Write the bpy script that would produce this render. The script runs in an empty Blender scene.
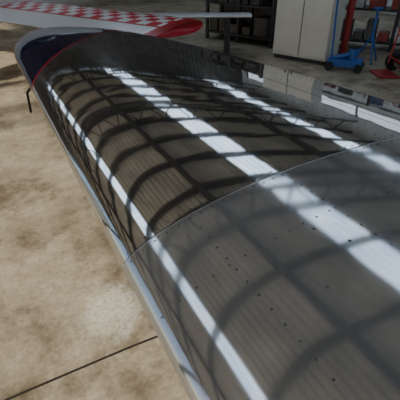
import bpy, bmesh, math, random
from mathutils import Vector, Matrix
random.seed(4)
scene=bpy.context.scene
CH=4.2           # roof height
CAMZ=1.6
F=400.0
PITCH=math.radians(33)
# ---------- camera / frame helpers (X = chord, Y = span towards tip)
yaw=math.radians(27.3)
R=Vector((math.cos(yaw),-math.sin(yaw),0)); Fh=Vector((math.sin(yaw),math.cos(yaw),0))
def O(a,b,z=0): # viewer-aligned ground coordinates -> world
    v=R*a+Fh*b; return Vector((v.x,v.y,z))
cam=bpy.data.cameras.new('camera'); co=bpy.data.objects.new('camera',cam); scene.collection.objects.link(co)
cam.sensor_width=36; cam.lens=36*F/400
co.location=(0,0,CAMZ)
co.rotation_euler=(math.pi/2-PITCH,0,-yaw)
scene.camera=co

# ---------- node helpers
def mat(name,col=(.5,.5,.5),rough=.5,metal=0,var=0,vs=5,bump=0,bs=40,spec=.5):
    m=bpy.data.materials.new(name); m.use_nodes=True; nt=m.node_tree; b=nt.nodes['Principled BSDF']
    b.inputs['Base Color'].default_value=(*col,1); b.inputs['Roughness'].default_value=rough; b.inputs['Metallic'].default_value=metal
    b.inputs['Specular IOR Level'].default_value=spec
    tc=nt.nodes.new('ShaderNodeTexCoord')
    if var>0:
        n=nt.nodes.new('ShaderNodeTexNoise'); n.inputs['Scale'].default_value=vs; n.inputs['Detail'].default_value=6
        nt.links.new(tc.outputs['Object'],n.inputs['Vector'])
        r=nt.nodes.new('ShaderNodeValToRGB'); r.color_ramp.elements[0].position=.3; r.color_ramp.elements[1].position=.7
        r.color_ramp.elements[0].color=(*[c*(1-var) for c in col],1); r.color_ramp.elements[1].color=(*[min(1,c*(1+var)) for c in col],1)
        nt.links.new(n.outputs['Fac'],r.inputs['Fac']); nt.links.new(r.outputs['Color'],b.inputs['Base Color'])
    if bump>0:
        n=nt.nodes.new('ShaderNodeTexNoise'); n.inputs['Scale'].default_value=bs
        nt.links.new(tc.outputs['Object'],n.inputs['Vector'])
        bp=nt.nodes.new('ShaderNodeBump'); bp.inputs['Strength'].default_value=bump; bp.inputs['Distance'].default_value=.01
        nt.links.new(n.outputs['Fac'],bp.inputs['Height']); nt.links.new(bp.outputs['Normal'],b.inputs['Normal'])
    return m
class NT:
    def __init__(s,m): s.nt=m.node_tree; s.b=s.nt.nodes['Principled BSDF']; s.out=s.nt.nodes['Material Output']
    def n(s,t,**k):
        x=s.nt.nodes.new(t)
        for a,v in k.items(): setattr(x,a,v)
        return x
    def l(s,a,b): s.nt.links.new(a,b)
    def math(s,op,a,b=None,clamp=False):
        x=s.n('ShaderNodeMath',operation=op); x.use_clamp=clamp
        for i,v in enumerate((a,b)):
            if v is None: continue
            if isinstance(v,(int,float)): x.inputs[i].default_value=v
            else: s.l(v,x.inputs[i])
        return x.outputs[0]
    def mix(s,f,a,b,bt='MIX'):
        x=s.n('ShaderNodeMix',data_type='RGBA',blend_type=bt)
        if isinstance(f,(int,float)): x.inputs[0].default_value=f
        else: s.l(f,x.inputs[0])
        for i,v in ((6,a),(7,b)):
            if isinstance(v,tuple): x.inputs[i].default_value=(*v,1)
            else: s.l(v,x.inputs[i])
        return x.outputs[2]
    def noise(s,vec,scale,detail=4,rough=.5):
        x=s.n('ShaderNodeTexNoise'); x.inputs['Scale'].default_value=scale; x.inputs['Detail'].default_value=detail; x.inputs['Roughness'].default_value=rough
        s.l(vec,x.inputs['Vector']); return x.outputs['Fac']
    def ramp(s,f,p0,p1,c0=(0,0,0),c1=(1,1,1)):
        x=s.n('ShaderNodeValToRGB'); e=x.color_ramp.elements
        e[0].position=p0;e[1].position=p1;e[0].color=(*c0,1);e[1].color=(*c1,1); s.l(f,x.inputs['Fac']); return x.outputs['Color']

# ---------- mesh helpers
def obj(name,verts,faces,m=None,parent=None,smooth=False):
    me=bpy.data.meshes.new(name); me.from_pydata([tuple(v) for v in verts],[],faces); me.update()
    o=bpy.data.objects.new(name,me); scene.collection.objects.link(o)
    if m:
        for mm in (m if isinstance(m,list) else [m]): me.materials.append(mm)
    if parent: o.parent=parent
    if smooth:
        for p in me.polygons: p.use_smooth=True
    return o
def empty(name,loc=(0,0,0),rz=0):
    e=bpy.data.objects.new(name,None); scene.collection.objects.link(e); e.location=loc; e.rotation_euler=(0,0,rz); e.empty_display_size=.1; return e
class MB:
    def __init__(s): s.bm=bmesh.new()
    def box(s,a,b,rot=None,bev=0):
        c=[(a[i]+b[i])/2 for i in range(3)]; d=[abs(b[i]-a[i]) for i in range(3)]
        g=bmesh.ops.create_cube(s.bm,size=1); M=Matrix.Translation(c)@(rot.to_4x4() if rot else Matrix())@Matrix.Diagonal((*d,1))
        bmesh.ops.transform(s.bm,matrix=M,verts=g['verts'])
        if bev>0:
            ed=list({e for v in g['verts'] for e in v.link_edges}); bmesh.ops.bevel(s.bm,geom=ed,offset=bev,segments=2,affect='EDGES',profile=.5)
        return s
    def cyl(s,p,q,r,r2=None,seg=16):
        p=Vector(p);q=Vector(q);d=q-p
        g=bmesh.ops.create_cone(s.bm,cap_ends=True,segments=seg,radius1=r,radius2=r if r2 is None else r2,depth=d.length)
        M=Matrix.Translation((p+q)/2)@d.to_track_quat('Z','Y').to_matrix().to_4x4()
        bmesh.ops.transform(s.bm,matrix=M,verts=g['verts']); return s
    def tube(s,pts,r,seg=10):
        for a,b in zip(pts[:-1],pts[1:]): s.cyl(a,b,r,seg=seg)
        for p in pts[1:-1]: s.sph(p,r)
        return s
    def sph(s,p,r,sc=(1,1,1),u=12,v=8):
        g=bmesh.ops.create_uvsphere(s.bm,u_segments=u,v_segments=v,radius=r)
        bmesh.ops.transform(s.bm,matrix=Matrix.Translation(p)@Matrix.Diagonal((*sc,1)),verts=g['verts']); return s
    def torus(s,c,axis,R_,r,seg=28,ss=10):
        axis=Vector(axis).normalized(); q=axis.to_track_quat('Z','Y')
        vs=[]
        for i in range(seg):
            a=2*math.pi*i/seg
            for j in range(ss):
                b=2*math.pi*j/ss
                vs.append(s.bm.verts.new(Vector(c)+q@Vector(((R_+r*math.cos(b))*math.cos(a),(R_+r*math.cos(b))*math.sin(a),r*math.sin(b)))))
        for i in range(seg):
            for j in range(ss):
                s.bm.faces.new([vs[i*ss+j],vs[((i+1)%seg)*ss+j],vs[((i+1)%seg)*ss+(j+1)%ss],vs[i*ss+(j+1)%ss]])
        return s
    def done(s,name,m,parent=None,smooth=False):
        bmesh.ops.recalc_face_normals(s.bm,faces=s.bm.faces)
        me=bpy.data.meshes.new(name); s.bm.to_mesh(me); s.bm.free(); me.materials.append(m)
        o=bpy.data.objects.new(name,me); scene.collection.objects.link(o)
        if parent: o.parent=parent
        if smooth:
            for p in me.polygons: p.use_smooth=True
            try: me.set_sharp_from_angle(angle=math.radians(40))
            except Exception: pass
        return o

# ================= WING =================
XLE=.187; ZN=.85; YT=4.5; Y0=-1.6
def le(y):
    if y<3.3: return XLE
    a=min(1,(y-3.3)/(YT-3.3)); return XLE+.45*(1-math.sqrt(max(0,1-a*a)))
def te(y):
    if y<=0: return 1.8
    return .637+1.163*math.sqrt(max(0,1-(y/YT)**1.5))
def naca(t,up=True,T=.115,m=.02,p=.4):
    t=min(max(t,0),1)
    yt=5*T*(.2969*math.sqrt(t)-.126*t-.3516*t*t+.2843*t**3-.1036*t**4)
    yc=m/p**2*(2*p*t-t*t) if t<p else m/(1-p)**2*((1-2*p)+2*p*t-t*t)
    return yc+yt if up else yc-yt
TWIST=.055
def zs(x,y,up=True):
    l=le(y); c=max(te(y)-l,1e-4); t=(x-l)/c
    return ZN+c*naca(t,up)+c*min(max(t,0),1)*TWIST
def nrm(x,y):
    e=.004; n=Vector((-(zs(x+e,y)-zs(x-e,y))/(2*e),-(zs(x,y+e)-zs(x,y-e))/(2*e),1)); return n.normalized()

def alu(name,base_rough,zone,met,lo,hi):
    m=mat(name,(.8,.8,.8),base_rough,1); N=NT(m)
    tc=N.n('ShaderNodeTexCoord').outputs['Object']
    sp=N.n('ShaderNodeSeparateXYZ'); N.l(tc,sp.inputs[0]); X,Y=sp.outputs[0],sp.outputs[1]
    smudge=N.noise(tc,3.5,6,.6)
    base=N.ramp(smudge,.3,.7,lo,hi)
    rg=N.math('ADD',N.math('MULTIPLY',smudge,base_rough*.9),base_rough*.55)
    mp=N.n('ShaderNodeMapping'); mp.inputs['Scale'].default_value=(1.3,1.7,1); N.l(tc,mp.inputs[0])
    wob=N.noise(mp.outputs[0],2.8,1.5)
    bp=N.n('ShaderNodeBump'); bp.inputs['Strength'].default_value=.28; bp.inputs['Distance'].default_value=.0045
    N.l(wob,bp.inputs['Height']); N.l(bp.outputs[0],N.b.inputs['Normal'])
    if zone:
        xs=N.math('MAXIMUM',N.math('SUBTRACT',X,XLE),0.0)
        ys=N.math('ADD',N.math('MULTIPLY',N.math('POWER',xs,.8),1.33),2.5)
        d=N.math('SUBTRACT',Y,ys)
        navy=N.math('GREATER_THAN',d,.045); paint=N.math('GREATER_THAN',d,0.0)
        pc=N.mix(navy,(.38,.03,.05),(.012,.010,.045))
        col=N.mix(paint,base,pc); N.l(col,N.b.inputs['Base Color'])
        N.l(N.math('MULTIPLY',N.math('SUBTRACT',1.0,paint),met),N.b.inputs['Metallic'])
        N.l(rg,N.b.inputs['Roughness'])
    else:
        v=N.n('ShaderNodeTexVoronoi'); v.inputs['Scale'].default_value=34; N.l(tc,v.inputs['Vector'])
        spots=N.math('LESS_THAN',v.outputs['Distance'],.05); pick=N.math('GREATER_THAN',N.noise(tc,9,3),.60)
        base=N.mix(N.math('MULTIPLY',N.math('MULTIPLY',spots,pick),.4),base,(.12,.11,.10))
        N.l(base,N.b.inputs['Base Color']); N.l(rg,N.b.inputs['Roughness']); N.b.inputs['Metallic'].default_value=met
    return m
M_far=alu('polished_aluminium_painted_tip',.04,True,.96,(.68,.69,.69),(.8,.81,.81))
M_near=alu('brushed_aluminium_sheet',.075,False,.76,(.55,.56,.57),(.70,.71,.72))
M_riv=mat('rivet_metal',(.14,.14,.14),.4,.6)
M_gap=mat('seam_gap_dark',(.02,.02,.02),.7)  # near-black strips laid along the skin seam and aileron gap
M_edge=mat('sheet_edge_bright',(.75,.76,.78),.3,.6)
wing=empty('aircraft_wing')
NT_=64; ys=[]
y=Y0
while y<3.3: ys.append(y); y+=.08
for i in range(0,41): ys.append(3.3+(YT-3.3)*math.sin(math.pi/2*i/40)*.9995)
ts=[(1-math.cos(math.pi*i/NT_))/2 for i in range(NT_+1)]
loop=[(t,True) for t in reversed(ts)]+[(t,False) for t in ts[1:-1]]
V=[];Fc=[]
for yy in ys:
    l=le(yy);c=te(yy)-l
    for t,up in loop: V.append((l+c*t,yy,zs(l+c*t,yy,up)))
n=len(loop)
for i in range(len(ys)-1):
    for j in range(n):
        k=(j+1)%n; Fc.append((i*n+j,i*n+k,(i+1)*n+k,(i+1)*n+j))
Fc.append(tuple(range(n))); Fc.append(tuple((len(ys)-1)*n+j for j in reversed(range(n))))
obj('outer_skin',V,Fc,M_far,wing,True)
def seamY(x): return .815+.06*(x-XLE)
def pt(x,y,off=0):
    nn=nrm(max(x,le(y)+.006),y); return Vector((x,y,zs(x,y)))+nn*off
V=[];Fc=[];rows=40
tt=[t for t in ts if t<=.985]
for r in range(rows+1):
    for t in tt:
        x=XLE+(te(.8)-XLE)*t; ye=seamY(x); y=Y0+.02+(ye-Y0-.02)*r/rows
        l=le(y);c=te(y)-l; x=l+c*t; V.append(pt(x,y,.0022))
m_=len(tt)
for r in range(rows):
    for j in range(m_-1): Fc.append((r*m_+j,r*m_+j+1,(r+1)*m_+j+1,(r+1)*m_+j))
obj('inboard_skin_sheet',V,Fc,M_near,wing,True)
rb=bmesh.new()
def rivet(x,y,r=.0034,off=.0012):
    p=pt(x,y,off); q=nrm(x,y).to_track_quat('Z','Y')
    ring=[rb.verts.new(p+q@Vector((r*math.cos(a),r*math.sin(a),0))) for a in [i*math.pi/4 for i in range(8)]]
    ring2=[rb.verts.new(p+q@Vector((.6*r*math.cos(a),.6*r*math.sin(a),r*.3))) for a in [i*math.pi/4 for i in range(8)]]
    for i in range(8): rb.faces.new([ring[i],ring[(i+1)%8],ring2[(i+1)%8],ring2[i]])
    rb.faces.new(ring2)
x=XLE+.02
while x<1.66:
    rivet(x,seamY(x)-.018,.0032,off=.0024); rivet(x+.02,seamY(x)+.022,.003,off=.0006); x+=.036
x=XLE+.02
while x<1.66:
    rivet(x,seamY(x)-.23,.003,off=.0024); x+=.045
def srow(frac,y0,y1,st,off=.0006,r=.0028):
    y=y0
    while y<y1:
        l=le(y);c=te(y)-l
        rivet(l+c*frac,y,r,off); y+=st
srow(.965,-1,3.9,.035,.0024,.0045); srow(.70,-1,.8,.045,.0024,.003); srow(.66,.85,3.2,.04,.0006,.0034)
srow(.34,-1,.78,.045,.0024,.003); srow(.13,-1,.8,.045,.0024,.003); srow(.36,.85,3.0,.05)
for yy in (1.75,2.7):
    x=XLE+.05
    while x<te(yy)-.05: rivet(x,yy,.003,.0005); x+=.045
for x,y in ((.62,.58),(.66,.5),(.52,.42),(.9,.6),(.95,.5)): rivet(x,y,.0045,.0024)
me=bpy.data.meshes.new('rivets'); rb.to_mesh(me); rb.free(); me.materials.append(M_riv)
o=bpy.data.objects.new('rivets',me); scene.collection.objects.link(o); o.parent=wing
def strip(name,fy,w,off,m,x1=1.68):
    V=[];Fc=[]
    for i in range(81):
        x=XLE+.004+(x1-XLE)*i/80; V+= [pt(x,fy(x),off),pt(x,fy(x)+w,off)]
    for i in range(80): Fc.append((2*i,2*i+2,2*i+3,2*i+1))
    obj(name,V,Fc,m,wing)
strip('skin_seam',lambda x:seamY(x)-.001,.0055,.0014,M_gap)
strip('sheet_edge',lambda x:seamY(x)-.004,.0025,.0026,M_edge)
V=[];Fc=[]
for i in range(61):
    y=.95+2.3*i/60; x=le(y)+(te(y)-le(y))*.78; V+=[pt(x,y,.0007),pt(x+.0025,y,.0007)]
for i in range(60): Fc.append((2*i,2*i+2,2*i+3,2*i+1))
obj('aileron_gap',V,Fc,M_gap,wing)
MB().tube([(.23,2.78,.83),(.175,2.78,.77),(.17,2.78,.64)],.008).done('tie_down_strap',mat('black_webbing',(.02,.02,.02),.8),wing)

M_steel=mat('dark_steel',(.05,.05,.055),.5,.6,.3)
M_wood=mat('trestle_wood',(.28,.18,.09),.7,0,.3,8)
for yy in (-1.1,2.3):
    e=empty('wing_trestle',(.9,yy,0))
    zt=zs(.9,yy,False)
    b=MB()
    for sx in (-.35,.35):
        for sy in (-.22,.22): b.cyl((sx,sy,0),(sx*.7,0,zt-.10),.02)
        b.cyl((sx*.9,-.15,.25),(sx*.9,.15,.25),.012)
    b.cyl((-.33,0,.3),(.33,0,.3),.015); b.done('legs',M_steel,e)
    zlow=min(zs(.9+q,yy,False) for q in (-.4,-.2,0,.2,.4))
    MB().box((-.4,-.05,zlow-.10),(.4,.05,zlow-.004),bev=.01).done('padded_beam',M_wood,e)

# ================= FLOOR =================
mf=mat('stained_concrete',(.4,.33,.22),.75); N=NT(mf)
tc=N.n('ShaderNodeTexCoord').outputs['Object']
n1=N.noise(tc,.9,9,.66); n2=N.noise(tc,6,8,.75); n3=N.noise(tc,45,5,.7)
c1=N.ramp(n1,.38,.62,(.31,.26,.18),(.54,.47,.35))
c=N.mix(.55,c1,N.ramp(n2,.36,.6,(.52,.46,.38),(1,1,1)),'MULTIPLY')
c=N.mix(.75,c,N.ramp(N.noise(tc,1.9,8,.7),.38,.50,(.32,.28,.23),(1,1,1)),'MULTIPLY')
c=N.mix(.45,c,N.ramp(n3,.35,.6,(.42,.40,.37),(1,1,1)),'MULTIPLY')
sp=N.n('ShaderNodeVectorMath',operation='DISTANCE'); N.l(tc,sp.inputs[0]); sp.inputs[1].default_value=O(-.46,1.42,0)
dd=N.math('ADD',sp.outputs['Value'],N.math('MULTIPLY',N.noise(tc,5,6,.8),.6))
pf=N.ramp(dd,.36,.50,(1,1,1),(0,0,0))  # pale residue patch, also a sunlit patch painted into the floor colour
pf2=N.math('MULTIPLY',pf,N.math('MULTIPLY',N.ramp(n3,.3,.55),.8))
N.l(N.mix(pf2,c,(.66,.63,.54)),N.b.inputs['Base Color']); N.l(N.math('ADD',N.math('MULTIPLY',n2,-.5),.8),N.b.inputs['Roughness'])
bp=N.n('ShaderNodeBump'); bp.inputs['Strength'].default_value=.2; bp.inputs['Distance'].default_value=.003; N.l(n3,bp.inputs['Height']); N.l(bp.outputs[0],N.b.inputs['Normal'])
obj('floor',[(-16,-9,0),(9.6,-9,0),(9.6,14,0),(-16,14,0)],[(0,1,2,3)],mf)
M_joint=mat('joint_dark',(.02,.015,.01),.9)
A=O(-.79,.948);B=O(-.193,1.266)
d=(B-A).normalized(); pn=Vector((-d.y,d.x,0))*.006
V=[];Fc=[]
for i in range(60):
    p=A-d*3+ (B-A+d*8)*i/59 + Vector((random.uniform(-.003,.003),)*2+(0,))
    V+=[p-pn+Vector((0,0,.0012)),p+pn+Vector((0,0,.0012))]
for i in range(59): Fc.append((2*i,2*i+2,2*i+3,2*i+1))
obj('floor_joint',V,Fc,M_joint)

# ================= HANGAR SHELL =================
strips=[(-1.3,-.85),(2.95,3.8),(7.5,8.25)]
XA,XB,YA,YB=-5.6,9.6,-6,14
M_roof=mat('roof_sheet_weathered',(.58,.57,.53),.7,0,.25,2)
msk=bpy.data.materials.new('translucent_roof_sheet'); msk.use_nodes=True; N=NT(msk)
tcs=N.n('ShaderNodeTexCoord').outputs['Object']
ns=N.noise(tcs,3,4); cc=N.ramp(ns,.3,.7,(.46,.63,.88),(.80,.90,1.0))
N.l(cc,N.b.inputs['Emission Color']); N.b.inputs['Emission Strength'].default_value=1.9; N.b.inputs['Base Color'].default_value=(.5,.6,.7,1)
pitch=.19
def corr(xa,xb,ya,yb,z,name,m):
    V=[];Fc=[];x=xa;prof=[]
    while x<xb-1e-6:
        for f,h in ((0,0),(.5,0),(.62,.045),(.88,.045)):
            xx=x+f*pitch
            if xx<=xb: prof.append((xx,h))
        x+=pitch
    prof.append((xb,0))
    for xx,h in prof: V+=[(xx,ya,z+h),(xx,yb,z+h)]
    for i in range(len(prof)-1): Fc.append((2*i,2*i+1,2*i+3,2*i+2))
    return obj(name,V,Fc,m)
ceil=empty('ceiling')
x=XA;k=0
for a,b in strips+[(XB,XB)]:
    if a>x:
        o=corr(x,a,YA,YB,CH,'roof_sheet_%d'%k,M_roof); o.parent=ceil
    if b>a:
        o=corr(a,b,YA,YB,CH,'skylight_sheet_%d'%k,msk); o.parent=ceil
    x=b;k+=1
M_beam=mat('beam_steel_brown',(.05,.047,.043),.7)
b=MB(); y=YA+.3
while y<YB: b.box((XA,y-.035,CH-.13),(XB,y+.035,CH-.002)); y+=1.05
b.done('purlins',M_beam,ceil)
b=MB()
for x in (-2.6,1.4,5.6): b.box((x-.07,YA,CH-.32),(x+.07,YB,CH-.14))
b.done('rafters',M_beam,ceil)
b=MB(); y=YA+1.2
while y<YB:
    b.box((XA,y-.04,CH-.75),(XB,y+.04,CH-.68))
    x=XA
    while x<XB-.8:
        b.cyl((x,y,CH-.7),(x+.43,y,CH-.14),.02,seg=6); b.cyl((x+.43,y,CH-.14),(x+.86,y,CH-.7),.02,seg=6); x+=.86
    y+=4.2
b.done('roof_trusses',M_beam,ceil)
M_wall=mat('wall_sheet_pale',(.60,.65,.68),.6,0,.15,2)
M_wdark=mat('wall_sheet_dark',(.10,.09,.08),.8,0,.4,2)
def wallsheet(name,p,q,z0,z1,m,pitch=.2,par=None):
    p=Vector(p);q=Vector(q);L=(q-p).length;d=(q-p)/L;nn=Vector((-d.y,d.x,0));V=[];Fc=[];s=0;pr=[]
    while s<L:
        for f,h in ((0,0),(.5,0),(.62,.03),(.88,.03)): pr.append((min(L,s+f*pitch),h))
        s+=pitch
    for s,h in pr:
        w=p+d*s+nn*h; V+=[(w.x,w.y,z0),(w.x,w.y,z1)]
    for i in range(len(pr)-1): Fc.append((2*i,2*i+2,2*i+3,2*i+1))
    return obj(name,V,Fc,m,par)
wallsheet('wall_right',(9.6,-6,0),(9.6,14,0),0,CH,M_wall)
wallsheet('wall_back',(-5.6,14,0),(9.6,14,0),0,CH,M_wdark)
mglow=bpy.data.materials.new('added_glow_sheet'); mglow.use_nodes=True; N=NT(mglow)
N.b.inputs['Base Color'].default_value=(.5,.6,.65,1); N.b.inputs['Emission Color'].default_value=(.72,.84,.95,1); N.b.inputs['Emission Strength'].default_value=.75
glow_e=empty('added_glow_band')  # added glowing band on the wall, brightens the wing's trailing-edge reflection
MB().box((9.54,-5.5,2.5),(9.56,13.5,3.15)).done('pane',mglow,glow_e)
b=MB(); b.box((9.5,-5.55,2.44),(9.57,13.55,2.5)).box((9.5,-5.55,3.15),(9.57,13.55,3.21))
y=-5.5
while y<13.6: b.box((9.5,y-.03,2.5),(9.57,y+.03,3.15)); y+=1.9
b.done('frame',M_beam,glow_e)
b=MB()
for y in (-6,-1,4,9,13.8): b.box((-5.75,y-.08,0),(-5.6,y+.08,CH-.05))
b.done('column_row',M_beam)

# ================= CABINET =================
M_cab=mat('cabinet_paint',(.60,.58,.52),.45,0,.08,3)
M_cd=mat('cabinet_gap',(.04,.04,.04),.8)
p1=O(1.175,6.75);p2=O(1.89,6.19)
d=(p2-p1); L=d.length; ang=math.atan2(d.y,d.x)
c=empty('metal_cabinet',p1,ang)
MB().box((0,0,.06),(L,.45,1.9),bev=.008).done('carcass',M_cab,c)
MB().box((.02,.03,0),(L-.02,.42,.06)).done('plinth',M_cd,c)
MB().box((.012,-.018,.09),(L/2-.006,0,1.87),bev=.005).box((L/2+.006,-.018,.09),(L-.012,0,1.87),bev=.005).done('doors',M_cab,c)
MB().box((L/2-.008,-.004,.09),(L/2+.008,-.001,1.87)).done('door_gap',M_cd,c)
MB().box((L/2-.06,-.04,.98),(L/2-.04,-.018,1.12),bev=.004).box((L/2+.04,-.04,.98),(L/2+.06,-.018,1.12),bev=.004).done('handles',M_steel,c)

# ================= STORAGE RACKS =================
def rack(loc,ang,W,H,D=.5,cols=None):
    w=empty('storage_rack',loc,ang)
    b=MB()
    for x in (.03,W/2,W-.03):
        for y in (.03,D-.03): b.box((x-.025,y-.025,0),(x+.025,y+.025,H))
    for z in (.12,.62,1.12,1.6):
        if z<H: b.box((0,0,z),(W,D,z+.03))
    if not cols: b.box((0,D-.01,0),(W,D,H))
    b.done('frame',M_steel,w)
    cs=cols or [(.07,.055,.045)]
    bs=[MB() for _ in cs]
    for z in (.15,.65,1.15):
        x=.06
        while x<W-.3:
            ww=random.uniform(.12,.28); random.choice(bs).box((x,.06,z),(x+ww,.4,z+random.uniform(.12,.38)),bev=.01); x+=ww+random.uniform(.02,.1)
    for i,bb in enumerate(bs): bb.done('stored_boxes_%d'%(i+1),mat('box_colour',cs[i],.6,0,.5,3),w)
q1=O(.1,8.25);q2=O(1.25,7.35)
rack(q1,math.atan2((q2-q1).y,(q2-q1).x),(q2-q1).length,1.7)
q1=O(2.2,7.55);q2=O(4.2,6.55)
rack(q1,math.atan2((q2-q1).y,(q2-q1).x),(q2-q1).length,1.7,.5,[(.45,.45,.43),(.10,.09,.08),(.3,.05,.04),(.06,.12,.25),(.55,.55,.55)])

# ================= TROLLEY JACK / HAND TRUCK etc. =================
M_blue=mat('blue_paint',(.02,.10,.35),.35); M_red=mat('red_paint',(.35,.03,.03),.4); M_rub=mat('rubber',(.015,.015,.015),.8)
M_chr=mat('chrome',(.7,.7,.7),.15,1)
def wheel(b,c,ax,r,t): b.torus(c,ax,r-t,t)
j=empty('trolley_jack',O(2.12,6.0),-.9)
b=MB(); b.box((-.24,-.12,.06),(.24,-.09,.16),bev=.008).box((-.24,.09,.06),(.24,.12,.16),bev=.008).box((-.24,-.09,.07),(-.15,.09,.14)).box((.1,-.09,.07),(.24,.09,.17),bev=.01)
b.cyl((-.18,0,.15),(.1,0,.24),.03).cyl((.1,0,.15),(.1,0,.3),.05); b.cyl((.1,0,.24),(.1,0,.3),.07).done('frame',M_blue,j)
MB().tube([(-.2,0,.14),(-.24,0,.75),(-.25,0,.95)],.014).cyl((-.25,-.1,.95),(-.25,.1,.95),.014).done('handle',M_blue,j)
b=MB()
for x in (-.2,.2):
    for y in (-.14,.14): b.cyl((x,y-.02,.06),(x,y+.02,.06),.06)
b.done('wheels',M_rub,j)
h=empty('hand_truck',O(2.72,5.72),-.45)
b=MB()
for y in (-.2,.2): b.tube([(0,y,.12),(.06,y,.7),(.14,y,1.15),(.24,y,1.22)],.013)
for z in (.2,.5,.8,1.05): b.cyl((.0+z*.09,-.2,z),(.0+z*.09,.2,z),.012)
b.box((-.25,-.2,.01),(.02,.2,.025)); b.done('frame',M_red,h)
b=MB(); wheel(b,(.1,-.24,.13),(0,1,0),.13,.035); wheel(b,(.1,.24,.13),(0,1,0),.13,.035); b.done('tyres',M_rub,h)
MB().cyl((.1,-.26,.13),(.1,.26,.13),.06).done('hubs',M_chr,h)
g=empty('oxygen_cylinder',O(2.32,6.75))
MB().cyl((0,0,0),(0,0,1.05),.055,seg=24).sph((0,0,1.05),.055).done('body',M_red,g,True)
MB().cyl((0,0,1.1),(0,0,1.18),.02).cyl((-.04,0,1.16),(.04,0,1.16),.012).done('valve',M_chr,g)
s=empty('axle_stand',O(2.62,6.45))
b=MB()
for a in range(3):
    t=a*2.094; b.cyl((.2*math.cos(t),.2*math.sin(t),0),(0,0,.4),.014)
b.cyl((0,0,.3),(0,0,.75),.02).box((-.06,-.04,.75),(.06,.04,.78)); b.done('frame',M_blue,s)

# ================= WHITE AIRPLANE =================
M_white=mat('white_gelcoat',(.8,.81,.81),.25)
mc=mat('white_with_checkers',(.8,.8,.8),.22); N=NT(mc)
t=N.n('ShaderNodeTexCoord').outputs['Object']; sx=N.n('ShaderNodeSeparateXYZ'); N.l(t,sx.inputs[0])
cmb=N.n('ShaderNodeCombineXYZ'); N.l(sx.outputs[0],cmb.inputs[0]); N.l(sx.outputs[1],cmb.inputs[1]); cmb.inputs[2].default_value=.05
ck=N.n('ShaderNodeTexChecker'); ck.inputs['Scale'].default_value=7; ck.inputs[1].default_value=(.65,.015,.03,1); ck.inputs[2].default_value=(.85,.85,.85,1); N.l(cmb.outputs[0],ck.inputs[0])
m1=N.math('MULTIPLY',N.math('GREATER_THAN',sx.outputs[1],.143),N.math('LESS_THAN',sx.outputs[1],.714))
c_=N.mix(m1,(.82,.82,.82),ck.outputs[0])
rd=N.math('MULTIPLY',N.math('GREATER_THAN',sx.outputs[1],.714),N.math('LESS_THAN',sx.outputs[1],.76))
c_=N.mix(rd,c_,(.5,.02,.03)); c_=N.mix(N.math('LESS_THAN',sx.outputs[0],.09),c_,(.5,.015,.03)); N.l(c_,N.b.inputs['Base Color'])
o0=O(.05,5.05); ax=(O(-.84,.55)).normalized()
ap=empty('white_airplane',o0,math.atan2(ax.y,ax.x))
def foil(name,x0,x1,cfun,lefun,zf,m,par,N_=30,vert=False,T=.12):
    V=[];Fc=[];tt=[(1-math.cos(math.pi*i/16))/2 for i in range(17)]
    lp=[(t,1) for t in reversed(tt)]+[(t,-1) for t in tt[1:-1]]
    for i in range(N_+1):
        x=x0+(x1-x0)*i/N_; c=cfun(x); l=lefun(x)
        for t,u in lp:
            yy=l+c*t; zz=c*(naca(t,u>0,T=T,m=.0))
            V.append((zz,yy,x) if vert else (x,yy,zf(x)+zz))
    n=len(lp)
    for i in range(N_):
        for j_ in range(n):
            k=(j_+1)%n; Fc.append((i*n+j_,i*n+k,(i+1)*n+k,(i+1)*n+j_))
    Fc.append(tuple(range(n)));Fc.append(tuple(N_*n+q for q in reversed(range(n))))
    return obj(name,V,Fc,m,par,True)
def tipc(x):
    a=max(0,1-x/.12) if x<.12 else 0; return math.sqrt(max(.35,1-.4*a*a))
foil('wing',0,7.0,lambda x:1.2*tipc(x),lambda x:.1*(1-tipc(x)),lambda x:.78,mc,ap,80,T=.14)
def body(name,st,m,par,seg=24):
    V=[];Fc=[]
    for (y,x,z,rx,rz) in st:
        for i in range(seg):
            a=2*math.pi*i/seg; V.append((x+rx*math.cos(a),y,z+rz*math.sin(a)))
    for i in range(len(st)-1):
        for j_ in range(seg):
            k=(j_+1)%seg; Fc.append((i*seg+j_,i*seg+k,(i+1)*seg+k,(i+1)*seg+j_))
    Fc.append(tuple(range(seg)));Fc.append(tuple((len(st)-1)*seg+q for q in reversed(range(seg))))
    return obj(name,V,Fc,m,par,True)
fx=3.3
body('fuselage',[(-1.5,fx,.95,.05,.05),(-1.45,fx,.95,.2,.18),(-1.3,fx,.95,.33,.28),(-.7,fx,.98,.42,.38),(.1,fx,1.0,.45,.45),(1.0,fx,1.0,.42,.42),(2.4,fx,1.02,.25,.28),(4,fx,1.05,.1,.14),(4.2,fx,1.06,.03,.08)],M_white,ap)
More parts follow.
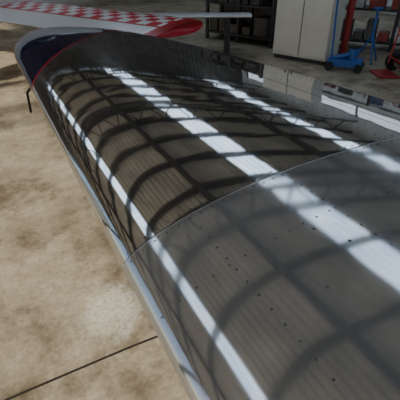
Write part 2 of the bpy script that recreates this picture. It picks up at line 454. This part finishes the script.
body('canopy',[(-.5,fx,1.3,.05,.03),(-.25,fx,1.35,.25,.15),(.25,fx,1.4,.33,.28),(.85,fx,1.35,.28,.2),(1.35,fx,1.3,.05,.05)],mat('canopy_dark',(.02,.03,.04),.05),ap)
foil('tailplane',fx-1.1,fx+1.1,lambda x:.6,lambda x:3.5,lambda x:1.1,M_white,ap,8)
foil('fin',1.05,2.0,lambda x:.9-.4*(x-1.05),lambda x:3.3+.4*(x-1.05),lambda x:0,M_white,ap,8,True).location=(fx,0,0)
b=MB()
for x in (fx-1,fx+1): b.cyl((x,.5,.2),(x,.5,.74),.03)
b.cyl((fx,-1.1,.18),(fx,-1.1,.7),.03); b.done('gear_legs',M_steel,ap)
b=MB()
for c3 in ((fx-1,.5,.2),(fx+1,.5,.2),(fx,-1.1,.18)): wheel(b,c3,(1,0,0),.17 if c3[2]<.19 else .19,.06); b.cyl((c3[0]-.04,c3[1],c3[2]),(c3[0]+.04,c3[1],c3[2]),.1)
b.done('tyres',M_rub,ap)

gw=empty('stored_wing_panel',O(-.55,6.6),-yaw+.05)
foil('panel',-.9,1.35,lambda x:.42,lambda x:0,lambda x:.62,mat('grey_white_paint',(.6,.62,.63),.3),gw,12)
b=MB()
for x in (-.7,1.0): b.box((x-.03,.05,0),(x+.03,.38,.605))
b.done('stands',M_steel,gw)

# ================= LIGHT =================
sun=bpy.data.lights.new('sun','SUN'); sun.energy=6; sun.angle=math.radians(3); sun.color=(1,.93,.80)
so=bpy.data.objects.new('sun',sun); scene.collection.objects.link(so)
E=math.radians(34)
dirv=Vector((math.cos(E),.12,-math.sin(E)))
so.rotation_euler=dirv.to_track_quat('-Z','Y').to_euler(); so.location=(-8,0,8)
wd=bpy.data.worlds.new('world'); scene.world=wd; wd.use_nodes=True; nt=wd.node_tree
sk=nt.nodes.new('ShaderNodeTexSky'); sk.sky_type='NISHITA'; sk.sun_disc=False; sk.sun_elevation=math.radians(35); sk.sun_rotation=math.radians(270)
nt.links.new(sk.outputs[0],nt.nodes['Background'].inputs[0]); nt.nodes['Background'].inputs[1].default_value=.1
